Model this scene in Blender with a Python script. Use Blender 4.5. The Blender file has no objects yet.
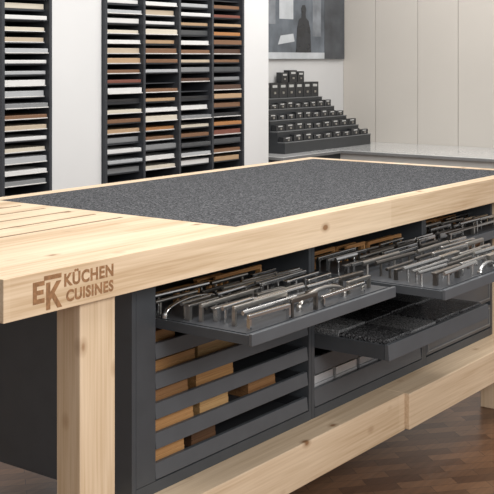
import bpy, bmesh, math, random
from mathutils import Vector, Matrix
random.seed(47)
SC = bpy.context.scene
COL = SC.collection
SC.view_settings.view_transform = 'Standard'
CAMZ = 1.75
T = CAMZ - 0.60           # table top height
FZ = -0.09                # floor level
def Zd(d): return CAMZ - d

# ------------------------------------------------------------------ materials
def newmat(name):
    m = bpy.data.materials.new(name); m.use_nodes = True
    nt = m.node_tree; b = nt.nodes['Principled BSDF']
    return m, nt, b
def ramp(nt, stops):
    r = nt.nodes.new('ShaderNodeValToRGB')
    el = r.color_ramp.elements
    while len(el) < len(stops): el.new(0.5)
    for e, (p, c) in zip(el, stops):
        e.position = p; e.color = (c[0], c[1], c[2], 1)
    return r
def mat(name, c, rough=0.5, metal=0.0, v=0.06, scale=12, bump=0.0, spec=0.5):
    m, nt, b = newmat(name)
    tc = nt.nodes.new('ShaderNodeTexCoord')
    n = nt.nodes.new('ShaderNodeTexNoise'); n.inputs['Scale'].default_value = scale; n.inputs['Detail'].default_value = 4
    nt.links.new(tc.outputs['Object'], n.inputs['Vector'])
    r = ramp(nt, [(0.3, [x*(1-v) for x in c]), (0.7, [min(1, x*(1+v)) for x in c])])
    nt.links.new(n.outputs['Fac'], r.inputs['Fac']); nt.links.new(r.outputs['Color'], b.inputs['Base Color'])
    b.inputs['Roughness'].default_value = rough; b.inputs['Metallic'].default_value = metal
    b.inputs['Specular IOR Level'].default_value = spec
    return m
def wood(name, light, dark, axis='X', knots=True, rough=0.5, freq=14, lamella=False, soft=0.0):
    m, nt, b = newmat(name)
    L = nt.links
    tc = nt.nodes.new('ShaderNodeTexCoord')
    def mapped(along, across, loc=(0,0,0)):
        mp = nt.nodes.new('ShaderNodeMapping')
        s = [across]*3; s['XYZ'.index(axis)] = along
        mp.inputs['Scale'].default_value = s; mp.inputs['Location'].default_value = loc
        L.new(tc.outputs['Object'], mp.inputs['Vector']); return mp.outputs[0]
    def noise(vec, detail, dist):
        n = nt.nodes.new('ShaderNodeTexNoise'); n.inputs['Scale'].default_value = 1.0
        n.inputs['Detail'].default_value = detail; n.inputs['Distortion'].default_value = dist
        L.new(vec, n.inputs['Vector']); return n.outputs['Fac']
    def math_(op, x, y=None, z=None):
        q = nt.nodes.new('ShaderNodeMath'); q.operation = op
        for i, v in enumerate((x, y, z)):
            if v is None: continue
            if isinstance(v, (int, float)): q.inputs[i].default_value = v
            else: L.new(v, q.inputs[i])
        return q.outputs[0]
    a = noise(mapped(0.9, freq), 3, 0.8)          # broad figure
    c = noise(mapped(3.0, freq*9), 3, 0.2)        # fine streaks
    d = noise(mapped(0.4, 5.0, (3.1, 1.7, 0.6)), 1, 0.0)
    s = math_('MULTIPLY_ADD', a, 0.40, math_('MULTIPLY_ADD', c, 0.34, math_('MULTIPLY', d, 0.26)))
    if lamella:                                    # glued boards with staggered butt joints
        sp = nt.nodes.new('ShaderNodeSeparateXYZ'); L.new(tc.outputs['Object'], sp.inputs[0])
        vy = math_('FLOOR', math_('MULTIPLY', math_('ADD', sp.outputs[1], 0.03), 14.0))
        vz = math_('FLOOR', math_('MULTIPLY', math_('ADD', sp.outputs[2], -0.21), 4.6))
        v = math_('MULTIPLY_ADD', vz, 7.0, vy)
        w1 = nt.nodes.new('ShaderNodeTexWhiteNoise'); w1.noise_dimensions = '1D'; L.new(v, w1.inputs['W'])
        u = math_('FLOOR', math_('MULTIPLY_ADD', sp.outputs[0], 0.95, math_('MULTIPLY', w1.outputs['Value'], 5.0)))
        cb = nt.nodes.new('ShaderNodeCombineXYZ'); L.new(u, cb.inputs[0]); L.new(v, cb.inputs[1])
        w2 = nt.nodes.new('ShaderNodeTexWhiteNoise'); w2.noise_dimensions = '2D'; L.new(cb.outputs[0], w2.inputs['Vector'])
        s = math_('MULTIPLY_ADD', math_('SUBTRACT', w2.outputs['Value'], 0.5), 0.10, s)
    r = ramp(nt, [(0.36-soft, dark), (0.48, [x*0.6+y*0.4 for x, y in zip(light, dark)]), (0.60+soft, light)])
    L.new(s, r.inputs['Fac'])
    out = r.outputs['Color']
    if knots:
        vo = nt.nodes.new('ShaderNodeTexVoronoi'); vo.inputs['Scale'].default_value = 1.9
        L.new(mapped(2.4, 4.0, (0.35, 0.21, 0.4)), vo.inputs['Vector'])
        rk = ramp(nt, [(0.065, (0.0, 0.0, 0.0)), (0.10, (0.60, 0.60, 0.60)), (0.18, (1, 1, 1))])
        L.new(vo.outputs['Distance'], rk.inputs['Fac'])
        mm = nt.nodes.new('ShaderNodeMix'); mm.data_type = 'RGBA'; mm.blend_type = 'MIX'
        L.new(rk.outputs['Color'], mm.inputs[0])
        mm.inputs[6].default_value = (dark[0]*0.55, dark[1]*0.42, dark[2]*0.33, 1)
        L.new(out, mm.inputs[7]); out = mm.outputs[2]
    L.new(out, b.inputs['Base Color'])
    b.inputs['Roughness'].default_value = rough
    b.inputs['Specular IOR Level'].default_value = 0.3
    return m

M = {}
WL, WD = (0.70, 0.545, 0.385), (0.46, 0.315, 0.185)
M['oak_x'] = wood('pale_wood_lengthways', WL, WD, 'X', lamella=True, soft=0.01)
M['oak_z'] = wood('pale_wood_upright', (0.71, 0.555, 0.395), (0.52, 0.37, 0.225), 'Z', knots=True, soft=0.01)
M['dark'] = mat('charcoal_laminate', (0.048, 0.053, 0.060), 0.45, v=0.08)
M['dark_front'] = mat('charcoal_drawer_front', (0.074, 0.079, 0.087), 0.36, v=0.06)
M['inner'] = mat('charcoal_interior_shaded', (0.015, 0.016, 0.019), 0.6)  # darker copy of the charcoal, cabinet shade put into the colour
M['strip'] = mat('charcoal_strip', (0.040, 0.043, 0.049), 0.45)
M['brand'] = mat('burnt_brown_lettering', (0.265, 0.140, 0.070), 0.8, v=0.3, scale=70, spec=0.1)
M['groove'] = mat('groove_shade_brown', (0.165, 0.108, 0.063), 0.8)  # brown with the shade of the recessed grooves put into the colour
M['block'] = wood('orange_wood', (0.52, 0.285, 0.12), (0.28, 0.135, 0.05), 'X', knots=False, freq=34)
M['block2'] = wood('warm_wood', (0.34, 0.18, 0.08), (0.18, 0.085, 0.036), 'X', knots=False, freq=34)
M['block3'] = wood('dark_wood', (0.16, 0.085, 0.045), (0.08, 0.04, 0.025), 'X', knots=False, freq=34)
M['block4'] = wood('bamboo_wood', (0.58, 0.365, 0.17), (0.38, 0.215, 0.09), 'X', knots=False, freq=40)
M['steel'] = mat('satin_steel', (0.60, 0.595, 0.585), 0.27, 1.0)
M['chrome'] = mat('polished_chrome', (0.74, 0.74, 0.735), 0.16, 1.0)
M['gun'] = mat('dark_bronze_metal', (0.20, 0.185, 0.17), 0.34, 1.0)
M['nickel'] = mat('brushed_nickel', (0.50, 0.48, 0.45), 0.30, 1.0)
M['wall_w'] = mat('white_wall_paint', (0.62, 0.619, 0.618), 0.8, v=0.02, scale=2)
M['wall_g'] = mat('pale_grey_wall_paint', (0.54, 0.535, 0.53), 0.8, v=0.02, scale=2)
M['panel'] = mat('greige_panel', (0.485, 0.453, 0.412), 0.6, v=0.02, scale=2)
M['gap'] = mat('greige_panel_gap', (0.38, 0.352, 0.318), 0.8)
M['gloss'] = mat('pale_glossy_grey_glass', (0.55, 0.55, 0.545), 0.08, v=0.04, scale=40)
M['edge_grey'] = mat('grey_counter_edge', (0.16, 0.16, 0.16), 0.2)
M['darkbase'] = mat('pale_grey_counter_front', (0.40, 0.39, 0.375), 0.3, v=0.04)
M['rack'] = mat('anthracite_rack', (0.030, 0.033, 0.039), 0.5)
M['black'] = mat('black_plastic', (0.018, 0.019, 0.021), 0.35)
M['stand'] = mat('dark_grey_stand', (0.026, 0.028, 0.031), 0.4)
M['standtop'] = mat('mid_grey_tread', (0.15, 0.155, 0.16), 0.35)
M['tag'] = mat('white_label_card', (0.44, 0.44, 0.43), 0.6)
M['edge'] = mat('pale_edge_band', (0.70, 0.69, 0.67), 0.5)
# felt
m, nt, b = newmat('charcoal_felt'); M['felt'] = m
tc = nt.nodes.new('ShaderNodeTexCoord')
n = nt.nodes.new('ShaderNodeTexNoise'); n.inputs['Scale'].default_value = 128; n.inputs['Detail'].default_value = 6; n.inputs['Roughness'].default_value = 0.8
nt.links.new(tc.outputs['Object'], n.inputs['Vector'])
r = ramp(nt, [(0.38, (0.015, 0.015, 0.017)), (0.5, (0.048, 0.049, 0.053)), (0.62, (0.195, 0.197, 0.204))])
nt.links.new(n.outputs['Fac'], r.inputs['Fac']); nt.links.new(r.outputs['Color'], b.inputs['Base Color'])
b.inputs['Roughness'].default_value = 0.95; b.inputs['Specular IOR Level'].default_value = 0.1
bp = nt.nodes.new('ShaderNodeBump'); bp.inputs['Strength'].default_value = 0.25; bp.inputs['Distance'].default_value = 0.002
nt.links.new(n.outputs['Fac'], bp.inputs['Height']); nt.links.new(bp.outputs['Normal'], b.inputs['Normal'])
# granite
def stone(name, lo, hi, sc):
    m, nt, b = newmat(name)
    tc = nt.nodes.new('ShaderNodeTexCoord')
    n = nt.nodes.new('ShaderNodeTexNoise'); n.inputs['Scale'].default_value = sc; n.inputs['Detail'].default_value = 2
    nt.links.new(tc.outputs['Object'], n.inputs['Vector'])
    r = ramp(nt, [(0.44, lo), (0.66, hi)])
    nt.links.new(n.outputs['Fac'], r.inputs['Fac']); nt.links.new(r.outputs['Color'], b.inputs['Base Color'])
    b.inputs['Roughness'].default_value = 0.25
    return m
M['granite'] = stone('black_speckled_stone', (0.014, 0.014, 0.016), (0.17, 0.17, 0.175), 190)
M['granite2'] = stone('grey_speckled_stone', (0.10, 0.102, 0.105), (0.30, 0.30, 0.305), 190)
# floor
m, nt, b = newmat('brown_parquet'); M['floor'] = m
tc = nt.nodes.new('ShaderNodeTexCoord'); mp = nt.nodes.new('ShaderNodeMapping')
mp.inputs['Rotation'].default_value = (0, 0, math.radians(40))
nt.links.new(tc.outputs['Object'], mp.inputs['Vector'])
bk = nt.nodes.new('ShaderNodeTexBrick'); bk.inputs['Scale'].default_value = 1.0
bk.inputs['Brick Width'].default_value = 0.26; bk.inputs['Row Height'].default_value = 0.07
bk.inputs['Mortar Size'].default_value = 0.0012; bk.inputs['Bias'].default_value = 0.0
bk.inputs['Color1'].default_value = (0.245, 0.132, 0.073, 1); bk.inputs['Color2'].default_value = (0.12, 0.062, 0.036, 1); bk.inputs['Mortar'].default_value = (0.045, 0.024, 0.016, 1)
nt.links.new(mp.outputs[0], bk.inputs['Vector'])
mp2 = nt.nodes.new('ShaderNodeMapping'); mp2.inputs['Rotation'].default_value = (0, 0, math.radians(40)); mp2.inputs['Scale'].default_value = (2, 40, 1)
nt.links.new(tc.outputs['Object'], mp2.inputs['Vector'])
n = nt.nodes.new('ShaderNodeTexNoise'); n.inputs['Scale'].default_value = 1.5; n.inputs['Detail'].default_value = 4
nt.links.new(mp2.outputs[0], n.inputs['Vector'])
r = ramp(nt, [(0.3, (0.8, 0.8, 0.8)), (0.7, (1.1, 1.08, 1.06))]); nt.links.new(n.outputs['Fac'], r.inputs['Fac'])
mm = nt.nodes.new('ShaderNodeMix'); mm.data_type = 'RGBA'; mm.blend_type = 'MULTIPLY'; mm.inputs[0].default_value = 1
nt.links.new(bk.outputs['Color'], mm.inputs[6]); nt.links.new(r.outputs['Color'], mm.inputs[7])
nt.links.new(mm.outputs[2], b.inputs['Base Color']); b.inputs['Roughness'].default_value = 0.32
# picture print tones
M['print'] = mat('blue_grey_print', (0.105, 0.12, 0.14), 0.2, v=0.45, scale=4)
M['print_mid'] = mat('mid_grey_print', (0.18, 0.195, 0.215), 0.2, v=0.3, scale=7)
M['print_light'] = mat('light_grey_print', (0.44, 0.46, 0.48), 0.2, v=0.15, scale=6)
M['print_dark'] = mat('dark_grey_print', (0.055, 0.06, 0.068), 0.2, v=0.3, scale=5)
M['print_black'] = mat('black_print', (0.025, 0.027, 0.031), 0.2, v=0.3, scale=6)

# ------------------------------------------------------------------ mesh helpers
ORG = {}
class MB:
    def __init__(self): self.bm = bmesh.new()
    def hexa(self, p):
        vs = [self.bm.verts.new(q) for q in p]
        for f in [(0,3,2,1),(4,5,6,7),(0,1,5,4),(1,2,6,5),(2,3,7,6),(3,0,4,7)]:
            self.bm.faces.new([vs[i] for i in f])
        return self
    def box(self, x0, x1, y0, y1, z0, z1):
        return self.hexa([(x0,y0,z0),(x1,y0,z0),(x1,y1,z0),(x0,y1,z0),(x0,y0,z1),(x1,y0,z1),(x1,y1,z1),(x0,y1,z1)])
    def tube(self, pts, r, n=10, ry=None):
        pts = [Vector(p) for p in pts]; rings = []
        ry = ry or r
        for i, p in enumerate(pts):
            a = pts[max(0, i-1)]; c = pts[min(len(pts)-1, i+1)]
            d = (c-a).normalized()
            up = Vector((0,1,0)) if abs(d.y) < 0.9 else Vector((0,0,1))
            s = d.cross(up).normalized(); u = s.cross(d).normalized()
            rings.append([self.bm.verts.new(p + s*math.cos(2*math.pi*k/n)*r + u*math.sin(2*math.pi*k/n)*ry) for k in range(n)])
        for a, c in zip(rings, rings[1:]):
            for k in range(n):
                self.bm.faces.new([a[k], a[(k+1)%n], c[(k+1)%n], c[k]])
        self.bm.faces.new(rings[0][::-1]); self.bm.faces.new(rings[-1])
        return self
    def lathe(self, prof, cx=0, cy=0, n=14):
        rings = [[self.bm.verts.new((cx+r*math.cos(2*math.pi*k/n), cy+r*math.sin(2*math.pi*k/n), z)) for k in range(n)] for r, z in prof]
        for a, c in zip(rings, rings[1:]):
            for k in range(n): self.bm.faces.new([a[k], a[(k+1)%n], c[(k+1)%n], c[k]])
        self.bm.faces.new(rings[0][::-1]); self.bm.faces.new(rings[-1])
        return self
    def poly(self, pts, y0, y1):
        a = [self.bm.verts.new((x, y0, z)) for x, z in pts]; c = [self.bm.verts.new((x, y1, z)) for x, z in pts]
        n = len(pts)
        self.bm.faces.new(a); self.bm.faces.new(c[::-1])
        for i in range(n): self.bm.faces.new([a[i], c[i], c[(i+1)%n], a[(i+1)%n]])
        return self
    def build(self, name, m, parent=None, loc=None, bevel=0.0, smooth=False):
        bmesh.ops.recalc_face_normals(self.bm, faces=self.bm.faces[:])
        o0 = ORG[parent.name] if parent else Vector(loc if loc else (0,0,0))
        for v in self.bm.verts: v.co -= o0
        me = bpy.data.meshes.new(name); self.bm.to_mesh(me); self.bm.free()
        if smooth:
            for p in me.polygons: p.use_smooth = True
        me.materials.append(m)
        o = bpy.data.objects.new(name, me); COL.objects.link(o)
        if parent: o.parent = parent
        else: o.location = o0
        ORG[o.name] = o0
        if bevel:
            bv = o.modifiers.new('bevel', 'BEVEL'); bv.width = bevel; bv.segments = 2; bv.limit_method = 'ANGLE'
        return o
def tag(o, label, cat, group=None):
    o['label'] = label; o['category'] = cat
    if group: o['group'] = group
    return o
def thing(name, label, cat, loc, group=None):
    o = bpy.data.objects.new(name, None); COL.objects.link(o); o.location = loc; o.empty_display_size = 0.1
    ORG[o.name] = Vector(loc)
    return tag(o, label, cat, group)
def struct(o): o['kind'] = 'structure'; return o
def copy_tree(o, parent=None):
    c = o.copy(); COL.objects.link(c)
    if parent: c.parent = parent
    for ch in list(o.children): copy_tree(ch, c)
    return c
NTH = ['first','second','third','fourth','fifth','sixth','seventh','eighth','ninth','tenth','eleventh','twelfth','thirteenth','fourteenth','fifteenth','sixteenth','seventeenth','eighteenth']

# ------------------------------------------------------------------ room
WF, WB, XR = 2.90, 3.40, 7.25
struct(MB().box(-6, 9, -6, 5, FZ-0.1, FZ).build('floor', M['floor']))
w = MB()
w.box(-6, 2.49, WF, WB, FZ, 3.3)
w.box(2.91, 3.38, WF, WB, FZ, 3.3)
w.box(4.94, 5.30, WF, WB, FZ, 3.3)
for a, c in ((2.49, 2.91), (3.38, 4.94)):
    w.box(a, c, WF, WB, FZ, 0.72); w.box(a, c, WF, WB, 2.50, 3.3); w.box(a, c, WF+0.38, WB, 0.72, 2.50)
struct(w.build('wall_back', M['wall_w']))
struct(MB().box(5.30, XR+0.2, WB, WB+0.15, FZ, 3.3).build('wall_alcove', M['wall_g']))
w = MB()
ys = [3.40, 3.04, 2.59, 2.18, 1.75, 1.32, 0.89, 0.46, 0.03, -0.40, -0.83, -1.26, -1.7]
for a, c in zip(ys, ys[1:]): w.box(XR, XR+0.05, c+0.0025, a-0.0025, FZ, 3.3)
struct(w.build('wall_right', M['panel'], bevel=0.001))
struct(MB().box(XR+0.05, XR+0.2, -1.7, WB, FZ, 3.3).build('wall_right_backing', M['gap']))

# ------------------------------------------------------------------ display table
tb = thing('display_table', 'long pale wooden display table with charcoal felt top above the drawers', 'table', (0, 0, FZ))
LX, LY, TH = 3.63, 1.40, 0.12
GD = 0.030
top = MB()
top.box(0, LX, 0, 0.07, T-TH, T)
top.box(0, LX, LY-0.07, LY, T-TH, T)
top.box(LX-0.07, LX, 0.07, LY-0.07, T-TH, T)
top.box(0, LX-0.07, 0.07, LY-0.07, T-TH, T-GD)
tt = top.build('tabletop', M['oak_x'], tb, bevel=0.0015)
lb = MB()
gc = [0.56, 0.70, 0.84, 0.98, 1.12]
GW = 0.0105; SX0, SX1 = 0.04, 1.07
edges = [0.07] + [q for g in gc for q in (g-GW, g+GW)] + [1.33]
for i in range(0, len(edges), 2): lb.box(SX0, SX1, edges[i], edges[i+1], T-GD, T)
lb.box(0, SX0, 0.07, 1.33, T-GD, T).box(SX1, 1.13, 0.07, 1.33, T-GD, T)
lb.build('grooved_panel', M['oak_x'], tb)
for g in gc: MB().box(SX0+0.001, SX1-0.001, g-GW+0.0005, g+GW-0.0005, T-GD, T-0.0015).build('groove_shade_strip', M['groove'], tb)  # near-flush dark strips painted as the shade inside the grooves
MB().box(1.132, LX-0.072, 0.072, LY-0.072, T-GD, T-0.001).build('felt_inset', M['felt'], tb)['label'] = 'charcoal felt inset'
for x0, y0, y1 in ((0.32, 0.03, 0.13), (3.44, 0.03, 0.20), (0.32, 1.23, 1.37), (3.44, 1.23, 1.37)):
    MB().box(x0, x0+0.15, y0, y1, FZ, T-TH).build('leg', M['oak_z'], tb, bevel=0.004)
ST, SB = Zd(1.447), Zd(1.607)
MB().box(0.47, 2.25, 0.0, 0.25, SB, ST).build('stretcher', M['oak_x'], tb, bevel=0.004)
MB().box(2.2505, 3.44, -0.022, 0.25, SB+0.004, ST).build('stretcher', M['oak_x'], tb, bevel=0.004)
MB().box(0.47, 3.44, 1.20, 1.37, SB, ST).build('stretcher', M['oak_x'], tb, bevel=0.004)
def lettering(body, x0, x1, z0, z1, off=0.02):
    cu = bpy.data.curves.new('txt', 'FONT'); cu.body = body; cu.extrude = 0.02; cu.offset = off; cu.space_character = 1.10
    o = bpy.data.objects.new('txt', cu); COL.objects.link(o)
    dg = bpy.context.evaluated_depsgraph_get(); me = bpy.data.meshes.new_from_object(o.evaluated_get(dg))
    bpy.data.objects.remove(o)
    xs = [v.co.x for v in me.vertices]; zs = [v.co.y for v in me.vertices]
    ax, bx, ay, by = min(xs), max(xs), min(zs), max(zs)
    for v in me.vertices:
        x = x0+(v.co.x-ax)/(bx-ax)*(x1-x0); z = z0+(v.co.y-ay)/(by-ay)*(z1-z0)
        v.co = (x, -0.0006 if v.co.z > 0 else 0.001, z-FZ)
    me.materials.clear(); me.materials.append(M['brand'])
    q = bpy.data.objects.new('lettering', me); COL.objects.link(q); q.parent = tb
    q['label'] = 'burnt brown lettering'
lettering('KÜCHEN', 0.226, 0.430, Zd(0.657), Zd(0.611), 0.040)
lettering('CUISINES', 0.234, 0.430, Zd(0.702), Zd(0.667), 0.040)
e = MB()
zb, zt = Zd(0.688), Zd(0.626); sw = 0.0132; zm = (zb+zt)/2
e.poly([(0.106,zb),(0.150,zb),(0.150,zb+sw),(0.121,zb+sw),(0.121,zm-sw/2),(0.146,zm-sw/2),(0.146,zm+sw/2),(0.121,zm+sw/2),(0.121,zt-sw),(0.150,zt-sw),(0.150,zt),(0.106,zt)], -0.0006, 0.001)
e.build('emblem', M['brand'], tb)['label'] = 'small burnt brown letter E'
k = MB()
zb, zt = Zd(0.711), Zd(0.634); zm = zb+0.034
k.poly([(0.156,zb),(0.172,zb),(0.172,zm-0.009),(0.178,zm-0.002),(0.199,zb),(0.218,zb),(0.188,zm+0.010),(0.215,zt),(0.196,zt),(0.172,zm+0.015),(0.172,zt),(0.156,zt)], -0.0006, 0.001)
k.build('emblem', M['brand'], tb)['label'] = 'burnt brown letter K under the bar'
MB().box(0.148, 0.215, -0.0006, 0.001, Zd(0.627), Zd(0.614)).build('emblem', M['brand'], tb)['label'] = 'burnt brown horizontal bar above the K'

# ------------------------------------------------------------------ drawer cabinets
YF = 0.13
CB, CT = ST, T-TH
TS = 0.866                # depth below the camera of the handle tray surface
FB1 = [0.903, 1.003, 1.103, 1.203, 1.303, 1.403]
FB2 = [0.903, 1.000, 1.165, 1.272, 1.403]
FB3 = [0.903, 1.012, 1.130, 1.265, 1.400]
def cabinet(x0, x1, filler, pulls, heights, fbs, label, framed=()):
    c = thing('drawer_cabinet', label, 'cabinet', ((x0+x1)/2, 0.7, CB))
    MB().box(x0, x0+0.02, YF+0.001, 1.19, CB, CT).build('side_panel', M['dark'], c)
    MB().box(x1-0.02, x1, YF+0.001, 1.19, CB, CT).build('side_panel', M['dark'], c)
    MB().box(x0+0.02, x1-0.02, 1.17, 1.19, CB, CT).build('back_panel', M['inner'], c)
    MB().box(x0+0.02, x1-0.02, YF, 1.17, CB, CB+0.038).build('base_panel', M['dark'], c)
    xi = x0+0.02
    if filler:
        MB().box(x0+0.02, x0+filler, YF, 1.17, CB+0.04, CT).build('filler_panel', M['dark'], c); xi = x0+filler
    xa, xb = xi+0.004, x1-0.024
    for k, (p, h, fb) in enumerate(zip(pulls, heights, fbs)):
        y0 = YF-p
        if k == 0:
            d = MB().box(xa, xb, y0+0.014, y0+0.80, Zd(0.899), Zd(TS+0.003)).build('drawer', M['dark'], c)
            MB().box(xa, xb, y0, y0+0.014, Zd(0.902), Zd(TS-0.003)).build('drawer_front', M['dark_front'], d, bevel=0.002)
            MB().box(xa+0.012, xb-0.012, y0+0.03, y0+0.70, Zd(TS+0.003), Zd(TS)).build('mounting_board', M['strip'], d)
        else:
            zt = Zd(fb-h); zb = Zd(fb)
            m_ = MB().box(xa, xb, y0+0.024, y0+0.72, zb, zb+0.008)
            m_.box(xa, xa+0.012, y0+0.024, y0+0.72, zb+0.008, zt-0.004).box(xb-0.012, xb, y0+0.024, y0+0.72, zb+0.008, zt-0.004)
            m_.box(xa+0.012, xb-0.012, y0+0.708, y0+0.72, zb+0.008, zt-0.004)
            d = m_.build('drawer', M['inner'] if p == 0 else M['dark'], c)  # closed drawers take the copy with shade painted in
            sl = 0.0 if k in framed else 0.006      # the front leans back a little at its top
            za = zb-0.002
            MB().hexa([(xa,y0,za),(xb,y0,za),(xb,y0+0.023,za),(xa,y0+0.023,za),(xa,y0+sl,zt),(xb,y0+sl,zt),(xb,y0+0.023,zt),(xa,y0+0.023,zt)]).build('drawer_front', M['dark_front'], d, bevel=0.002)
            if k in framed:
                fr = MB(); q = 0.012
                fr.box(xa+q, xb-q, y0-0.004, y0, zt-q-0.006, zt-q).box(xa+q, xb-q, y0-0.004, y0, zb+q, zb+q+0.006)
                fr.box(xa+q, xa+q+0.006, y0-0.004, y0, zb+q+0.006, zt-q-0.006).box(xb-q-0.006, xb-q, y0-0.004, y0, zb+q+0.006, zt-q-0.006)
                fr.build('front_frame', M['standtop'], d)
    return xa, xb
C1 = cabinet(0.655, 1.715, 0.115, [0.396,0,0,0,0,0], [0.05]+[0.050]*5, FB1, 'charcoal drawer cabinet nearest the printed table corner, holding orange wood blocks')
C2 = cabinet(1.717, 2.672, 0, [0.577,0,0.34,0,0], [0.05,0.044,0.060,0.064,0.068], FB2, 'middle charcoal drawer cabinet with two drawers pulled far out')
C3 = cabinet(2.674, 3.436, 0, [0.12,0.0,0,0,0], [0.05,0.044,0.062,0.112,0.112], FB3, 'charcoal drawer cabinet at the far right end of the table', (3,4))

# wood blocks in cabinet 1
spec = {1: [(0.80,0.92)], 2: [(0.80,1.03),(1.06,1.34)], 3: [(0.80,0.99),(1.05,1.27)], 4: [(0.80,1.02),(1.07,1.24),(1.38,1.56)], 5: [(0.80,0.97),(1.06,1.20)]}
ROW = {1:'uppermost',2:'second',3:'third',4:'fourth',5:'lowest'}
mats3 = ['block','block','block4','block2','block','block','block4','block2','block','block3']; mi = 0
BN = {'block':'orange-brown','block2':'warm brown','block3':'dark brown','block4':'pale bamboo'}
for k, lst in spec.items():
    for i, (a, c) in enumerate(lst):
        z0 = Zd(FB1[k]-0.009)
        h = 0.070
        mb = MB(); nl = 3; yo = 0.012+0.014*i + (0.03 if (k == 5 and i) else 0)
        for q in range(nl):
            e = 0.0012*q
            mb.box(a+e, c-e, 0.158+e+yo, 0.34+yo, z0+q*h/nl, z0+(q+1)*h/nl-0.0012)
        mb.box(a+0.004, c-0.004, 0.162+yo, 0.335+yo, z0, z0+h-0.002)
        mk = mats3[mi]; mi += 1
        o = mb.build('wood_block', M[mk], loc=((a+c)/2, 0.25, z0))
        where = {1: ['only'], 2: ['left','right'], 3: ['left','middle','right']}[len(lst)][i]
        tag(o, '%s wooden block, %s one in the %s closed drawer of nearest cabinet' % (BN[mk], where, ROW[k]), 'wood sample', 'wooden blocks in the nearest cabinet')
# stone slabs in the pulled drawer
z0 = Zd(FB2[2]-0.009)
slab_x = ((1.768,1.974,0.060),(1.980,2.19,0.056),(2.196,2.41,0.060),(2.416,2.632,0.057))
for i, (a, c, h) in enumerate(slab_x):
    for j, (ya, yb) in enumerate(((-0.178, 0.03), (0.036, 0.25))):
        mk = 'granite2' if (i, j) in ((1,0),(0,1),(3,1)) else 'granite'
        o = MB().box(a, c, ya, yb, z0, z0+h+0.006*j).build('stone_slab', M[mk], loc=((a+c)/2, (ya+yb)/2, z0), bevel=0.002)
        tag(o, '%s speckled stone slab, %s from left, %s row in the pulled-out stone drawer' % ('grey' if mk == 'granite2' else 'black', NTH[i], ('front','back')[j]), 'stone sample', 'stone slabs in the pulled-out drawer')
# boards in cabinet 2 and cabinet 3
cols = {'white': (0.60,0.59,0.58), 'pale grey': (0.44,0.44,0.45), 'dark grey': (0.14,0.14,0.145), 'brown': (0.24,0.13,0.075), 'beige': (0.45,0.38,0.30)}
CM = {k: mat(k.replace(' ', '_')+'_board', v, 0.45) for k, v in cols.items()}
def board(a, c, y0, y1, z, t, colr, where):
    mb = MB()
    n_ = 3
    for q in range(n_): mb.box(a+0.002*q, c-0.001*q, y0+0.002*q, y1, z+q*t/n_, z+(q+1)*t/n_-0.002)
    o = mb.build('sample_board', CM[colr], loc=((a+c)/2, (y0+y1)/2, z))
    tag(o, '%s sample board lying %s' % (colr, where), 'sample board', 'sample boards inside the drawers')
for a, c, cl, wh in ((1.77,1.93,'pale grey','far left in the lowest drawer of the middle cabinet'),(1.95,2.12,'white','second from left in the middle cabinet lowest drawer'),(2.14,2.30,'pale grey','third from left in the middle cabinet lowest drawer'),(2.33,2.5,'dark grey','at the right in the middle cabinet lowest drawer')):
    board(a, c, 0.160, 0.42, Zd(FB2[4]-0.010), 0.098, cl, wh)
for a, c, cl, wh in ((2.71,2.93,'brown','left in the far right cabinet under its handles'),(2.95,3.16,'white','centrally in the far right cabinet under its handles'),(3.18,3.38,'brown','right in the far right cabinet under its handles')):
    board(a, c, 0.160, 0.42, Zd(FB3[1]-0.010), 0.068, cl, wh)
for a, c, cl, wh in ((2.71,2.96,'pale grey','left in the second drawer of the far right cabinet'),(3.0,3.3,'beige','right in the second drawer of the far right cabinet')):
    board(a, c, 0.160, 0.42, Zd(FB3[2]-0.010), 0.088, cl, wh)

# ------------------------------------------------------------------ handles
PR = {}
LEN = {'short': 0.080, 'medium': 0.110, 'long': 0.150}
def proto(kind, size, mt):
    r = thing('cabinet_handle', 'x', 'handle', (0,0,0))
    H = LEN[size]
    def post_box(s, w=0.005, d=0.006, h=0.032): MB().box(s-w,s+w,-d,d,0,h).build('post', mt, r)
    def post_tube(s, rad=0.0048, h=0.034): MB().tube([(s,0,0),(s,0,h)], rad, 10).build('post', mt, r)
    if kind == 'round bar':
        MB().tube([(-H,0,0.038),(H,0,0.038)], 0.0060, 12).build('grip', mt, r, smooth=False)
        for s in (-H*0.75, H*0.75): post_tube(s)
    elif kind == 'square bar':
        MB().box(-H,H,-0.0058,0.0058,0.032,0.043).build('grip', mt, r, bevel=0.002)
        for s in (-H+0.006, H-0.006): post_box(s)
    elif kind == 'flat bar':
        MB().box(-H,H,-0.010,0.010,0.032,0.038).build('grip', mt, r, bevel=0.002)
        for s in (-H*0.85, H*0.85): post_box(s, 0.007, 0.008, 0.032)
    elif kind == 'bow':
        pts = [(-H+2*H*i/18, 0, 0.010+0.028*math.sin(math.pi*i/18)**0.5) for i in range(19)]
        MB().tube(pts, 0.0046, 10, 0.0075).build('grip', mt, r, smooth=True)
        for s in (-H, H): MB().lathe([(0.010,0),(0.010,0.009),(0.008,0.014)], s, 0, 12).build('post', mt, r)
    elif kind == 'edge profile':
        MB().box(-H,H,-0.013,0.011,0.028,0.033).box(-H,H,-0.013,-0.008,0.012,0.028).build('grip', mt, r)
        for s in (-H*0.7, H*0.7): MB().box(s-0.014,s+0.014,0.003,0.011,0,0.028).build('post', mt, r)
    return r
KINDS = ['round bar','square bar','flat bar','bow','edge profile']
KW = [5,5,2.5,0.8,0.6]
MN = {'steel':'satin steel','chrome':'polished chrome','gun':'dark bronze','nickel':'brushed nickel','block':'wooden'}
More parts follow.
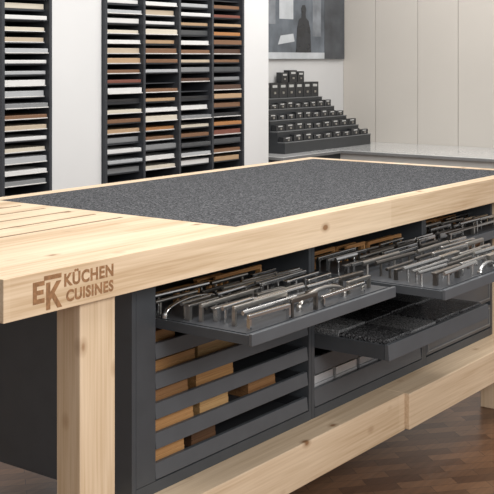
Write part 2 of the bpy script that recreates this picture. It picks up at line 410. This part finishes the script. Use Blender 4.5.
def place(kind, size, mk, loc, rz, label, group):
    key = (kind, size, mk)
    if key not in PR:
        PR[key] = proto(kind, size, M[mk]); o = PR[key]
    else:
        o = copy_tree(PR[key])
    o.location = loc; o.rotation_euler = (0, 0, rz); o.scale = (1, 1.1, 1.2*random.uniform(0.8, 1.25))
    tag(o, label, 'handle', group)
def tray(xa, xb, yfront, rows, pitch, trayname):
    z = Zd(TS)
    for j in range(rows):
        y = yfront+0.040+j*pitch
        wooden = (j >= rows-2)
        x = xa+0.016+random.uniform(0, 0.06)
        i = 0
        rowkind = random.choices(KINDS, KW)[0]
        while True:
            size = random.choices(['short','medium','long'], [2,3,4])[0]
            kind = random.choice(['square bar','flat bar']) if wooden else (rowkind if random.random() < 0.35 else random.choices(KINDS, KW)[0])
            L = 2*LEN[size]
            if x+L > xb-0.015:
                size = 'short'; kind = 'square bar'; L = 2*LEN[size]
                if x+L > xb-0.015: break
            mk = 'block' if wooden else random.choices(['steel','chrome','nickel','gun'], [5,4,4,1.8])[0]
            place(kind, size, mk, (x+L/2, y+random.uniform(-0.004, 0.004), z), random.uniform(-0.04, 0.04),
                  '%s %s handle, %s from left, %s row of the %s tray' % (MN[mk], kind, NTH[i], NTH[j], trayname),
                  'cabinet handles on the %s tray' % trayname)
            x += L+random.uniform(0.012, 0.026); i += 1
tray(C1[0], C1[1], YF-0.396, 13, 0.042, 'nearest')
tray(C2[0], C2[1], YF-0.577, 16, 0.042, 'middle')
tray(C3[0], C3[1], YF-0.12, 7, 0.045, 'far right')

# ------------------------------------------------------------------ sample racks
PAL = {'white':(0.62,0.615,0.605),'cream':(0.56,0.51,0.42),'light grey':(0.38,0.39,0.40),'grey':(0.20,0.205,0.21),'dark grey':(0.065,0.068,0.072),
       'tan':(0.40,0.27,0.16),'brown':(0.18,0.095,0.052),'dark brown':(0.075,0.04,0.027),'orange-brown':(0.36,0.165,0.06),'red-brown':(0.17,0.06,0.042),'beige':(0.45,0.37,0.275),'black':(0.02,0.02,0.022)}
PM = {k: mat('sample_'+k.replace(' ', '_').replace('-', '_'), v, 0.4, v=0.025, scale=8) for k, v in PAL.items()}
P = 0.068
RZ0, RZ1 = 0.722, 2.495
NROW = 25
def rack(x0, x1, ncol, label):
    r = thing('sample_rack', label, 'display rack', ((x0+x1)/2, WF+0.19, RZ0))
    w_ = (x1-x0-0.022*(ncol+1))/ncol
    cols_ = []
    for i in range(ncol+1):
        x = x0+i*(w_+0.022)
        MB().box(x, x+0.022, WF-0.03, WF+0.36, RZ0, RZ1).build('side_panel', M['rack'], r)
        if i < ncol: cols_.append((x+0.022, x+0.022+w_))
    MB().box(x0, x1, WF+0.36, WF+0.375, RZ0, RZ1).build('back_panel', M['rack'], r)
    for a, c in cols_:
        for k in range(NROW):
            z = RZ0+0.03+k*P
            MB().box(a, c, WF+0.01, WF+0.36, z, z+0.007).build('shelf', M['rack'], r)
    return cols_
RC = rack(2.495, 2.905, 1, 'tall single-column anthracite sample rack at the far left wall')
RC += rack(3.385, 4.935, 4, 'wide four-column anthracite sample rack behind the table')
SEQ = [
 ['light grey','cream','white','cream','beige','light grey','white','light grey','white','light grey','grey','brown','beige','white','cream','light grey','white','grey'],
 ['white','light grey','white','cream','white','beige','tan','brown','red-brown','white','black','cream','brown','tan','grey','white','light grey','grey'],
 ['white','beige','white','cream','tan','brown','brown','light grey',None,'brown','tan','white','cream','orange-brown','brown','grey','white','cream'],
 ['light grey','white','tan','dark grey','white','brown','beige','grey','dark brown',None,'black','white','grey','cream','brown','dark grey','light grey','white'],
 ['brown','red-brown','tan','orange-brown','brown','dark brown','brown','dark grey','grey','dark brown','tan','brown','black','orange-brown','red-brown','dark grey','brown','tan'],
]
CN = ['narrow left rack','wide rack first column','wide rack second column','wide rack third column','wide rack fourth column']
for ci, ((a, c), seq) in enumerate(zip(RC, SEQ)):
    for i, cn in enumerate(seq):
        if not cn: continue
        k = 20 - i
        z = RZ0+0.03+k*P+0.007
        dy = random.uniform(-0.01, 0.035); t = random.choice([0.022, 0.026, 0.034])
        ins = random.uniform(0.004, 0.012)
        o = MB().box(a+ins, c-ins, WF+0.006-dy, WF+0.30-dy, z+0.005, z+0.005+t).build('sample_board', PM[cn], loc=((a+c)/2, WF+0.15, z), bevel=0.003)
        e = MB().box(a+ins, c-ins, WF+0.000-dy, WF+0.30-dy, z, z+0.005).build('edge_band', M['edge'] if random.random() < (0.6 if ci < 3 else 0.3) else M['rack'], o)
        tag(o, '%s sample board, %s, %s row from the photo top' % (cn, CN[ci], NTH[i]), 'sample board', 'finish samples in the wall racks')

# ------------------------------------------------------------------ counter and knob stand
CZ = 0.95
ct = thing('counter', 'low pale grey counter with glossy top along the right wall', 'counter', (6.8, 1.5, FZ))
MB().box(6.255, XR-0.002, -0.795, WB-0.002, CZ-0.004, CZ).box(5.365, 6.255, 2.805, WB-0.002, CZ-0.004, CZ).build('countertop', M['gloss'], ct)
MB().box(6.25, XR-0.002, -0.8, WB-0.002, CZ-0.026, CZ-0.004).box(5.36, 6.25, 2.80, WB-0.002, CZ-0.026, CZ-0.004).build('countertop_edge', M['edge_grey'], ct)
MB().box(6.28, XR-0.002, -0.78, WB-0.002, FZ, CZ-0.026).build('base', M['darkbase'], ct)
MB().box(5.38, 6.28, 2.83, WB-0.002, FZ, CZ-0.026).build('base', M['stand'], ct)
sx0 = 5.62
sd = thing('tiered_stand', 'dark stepped display stand for knobs on the counter in the alcove', 'display stand', (6.3, 3.17, CZ))
NS = 5
tz = [CZ+q for q in (0.090, 0.178, 0.266, 0.354, 0.442)]
ty = [2.96+0.076*i for i in range(NS)]
sxr = [7.02, 6.93, 6.84, 6.75, 6.66]
mb = MB()
for i, (z, y, xr) in enumerate(zip(tz, ty, sxr)): mb.box(sx0, xr, y, y+0.076 if i < NS-1 else WB-0.004, CZ, z)
for i in range(NS-1): mb.box(sxr[i+1], sxr[i], ty[i]+0.076, WB-0.004, CZ, tz[i])
mb.build('step_body', M['stand'], sd)
for i, (z, y, xr) in enumerate(zip(tz, ty, sxr)):
    t_ = MB().box(sx0, xr, y-0.005, y+0.076 if i < NS-1 else WB-0.004, z, z+0.006)
    if i < NS-1: t_.box(sxr[i+1], xr, y+0.076, WB-0.004, z, z+0.006)
    t_.build('tread', M['standtop'], sd)
kp = None
for j in range(NS-1):
    n_ = 9
    for i in range(n_):
        x = sx0+0.075+i*(sxr[j]-sx0-0.15)/(n_-1)
        if kp is None:
            kp = thing('knob_sample', 'x', 'knob', (0,0,0))
            MB().box(-0.060,0.060,-0.022,0.022,0,0.050).build('base', M['black'], kp, bevel=0.002)
            MB().box(-0.011,0.011,-0.032,-0.022,0.010,0.026).build('knob', M['nickel'], kp, bevel=0.002)
            MB().box(-0.028,0.028,-0.0235,-0.022,0.034,0.044).build('label_card', M['tag'], kp)
            o = kp
        else: o = copy_tree(kp)
        o.location = (x, ty[j]+0.044, tz[j]+0.006); o.scale = ((sxr[j]-sx0-0.15)/(n_-1)/0.128*random.uniform(0.88, 1.0), 1, random.uniform(0.8, 1.2))
        tag(o, 'small knob on black block, %s from left, %s step up of the stand' % (NTH[i], NTH[j]), 'knob', 'knobs on the stepped stand')
bp0 = None
for lvl, (cnt, xo) in enumerate(((8, 0.0), (3, 0.42))):
    for i in range(cnt):
        x = sx0+0.08+xo+i*0.128
        if bp0 is None:
            bp0 = thing('sample_box', 'x', 'box', (0,0,0))
            MB().box(-0.061,0.061,-0.035,0.035,0,0.135).build('body', M['black'], bp0, bevel=0.003)
            MB().box(-0.034,0.034,-0.037,-0.035,0.092,0.115).build('label_card', M['tag'], bp0)
            MB().box(-0.014,0.014,-0.041,-0.035,0.036,0.056).build('knob', M['nickel'], bp0, bevel=0.002)
            o = bp0
        else: o = copy_tree(bp0)
        o.location = (x, 3.335, tz[-1]+0.006+0.1355*lvl)
        if lvl == 0: o.scale = (1, 1, 1.0)
        else: o.scale = ((0.85, 0.8, 0.66), (0.98, 0.9, 0.8), (0.85, 0.8, 0.72))[i]
        tag(o, 'black sample box with white label, %s from left, %s on the stand' % (NTH[i], ('lower row','upper row')[lvl]), 'box', 'boxes on the stepped stand')

# picture in the alcove
ps = thing('wall_picture', 'blue-grey interior photo print on the alcove wall above the stepped stand', 'picture', (6.45, WB-0.03, 1.74))
MB().box(5.72, 7.22, WB-0.03, WB-0.002, 1.74, 2.75).build('mount', M['print_mid'], ps)
pr = MB().box(5.722, 7.218, WB-0.033, WB-0.03, 1.742, 2.748).build('print', M['print'], ps)
y1 = WB-0.0332
def pb(name, m_, x0, x1, z0, z1, lay=0): MB().box(x0, x1, y1-0.0012*(lay+1), y1-0.0012*lay, z0, z1).build(name, M[m_], pr)
pb('printed_dark_wall', 'print_dark', 6.86, 7.218, 1.742, 2.748)
pb('printed_worktop', 'print_light', 5.722, 6.86, 1.742, 1.80)
pb('printed_window', 'print_light', 6.12, 6.34, 2.10, 2.30)
pb('printed_window', 'print_mid', 5.90, 6.06, 2.05, 2.40)
pb('printed_cupboard', 'print_mid', 6.66, 6.80, 1.95, 2.5)
MB().poly([(6.38,1.80),(6.40,2.02),(6.43,2.10),(6.47,2.12),(6.475,2.16),(6.465,2.20),(6.49,2.235),(6.53,2.235),(6.55,2.20),(6.54,2.15),(6.545,2.12),(6.59,2.09),(6.62,2.0),(6.63,1.80)], y1-0.0024, y1-0.0013).build('printed_figure', M['print_black'], pr)
MB().poly([(6.10,1.87),(6.36,1.90),(6.34,1.97),(6.14,1.95)], y1-0.0012, y1).build('printed_worksurface', M['print_light'], pr)

# ------------------------------------------------------------------ lights, world, camera
def area(name, loc, target, sx, sy, e, c=(1,0.98,0.95)):
    l = bpy.data.lights.new(name, 'AREA'); l.shape = 'RECTANGLE'; l.size = sx; l.size_y = sy; l.energy = e; l.color = c
    o = bpy.data.objects.new(name, l); COL.objects.link(o); o.location = loc
    o.rotation_euler = (Vector(target)-Vector(loc)).to_track_quat('-Z', 'Y').to_euler()
    return o
area('ceiling_light_main', (1.6, -0.3, 3.6), (1.6, 0.3, 0), 4.0, 2.0, 124)
area('front_light', (0.1, -3.9, 2.8), (1.9, 0.3, 0.6), 2.6, 1.4, 150)
area('rack_light', (3.8, 1.3, 3.5), (3.8, 3.0, 1.4), 4.0, 0.8, 54)
area('right_wall_light', (5.6, 1.6, 3.5), (7.2, 2.2, 1.2), 1.0, 3.0, 48)
wd = bpy.data.worlds.new('world'); SC.world = wd; wd.use_nodes = True
bg = wd.node_tree.nodes['Background']; bg.inputs[0].default_value = (1, 0.995, 0.99, 1); bg.inputs[1].default_value = 0.50
cam = bpy.data.cameras.new('camera'); co = bpy.data.objects.new('camera', cam); COL.objects.link(co)
co.location = (-2.04, -2.336, CAMZ)
co.rotation_euler = (math.radians(90), 0, -math.radians(53.4))
cam.sensor_width = 36; cam.lens = 1120/494*36; cam.shift_y = -189/494
SC.camera = co
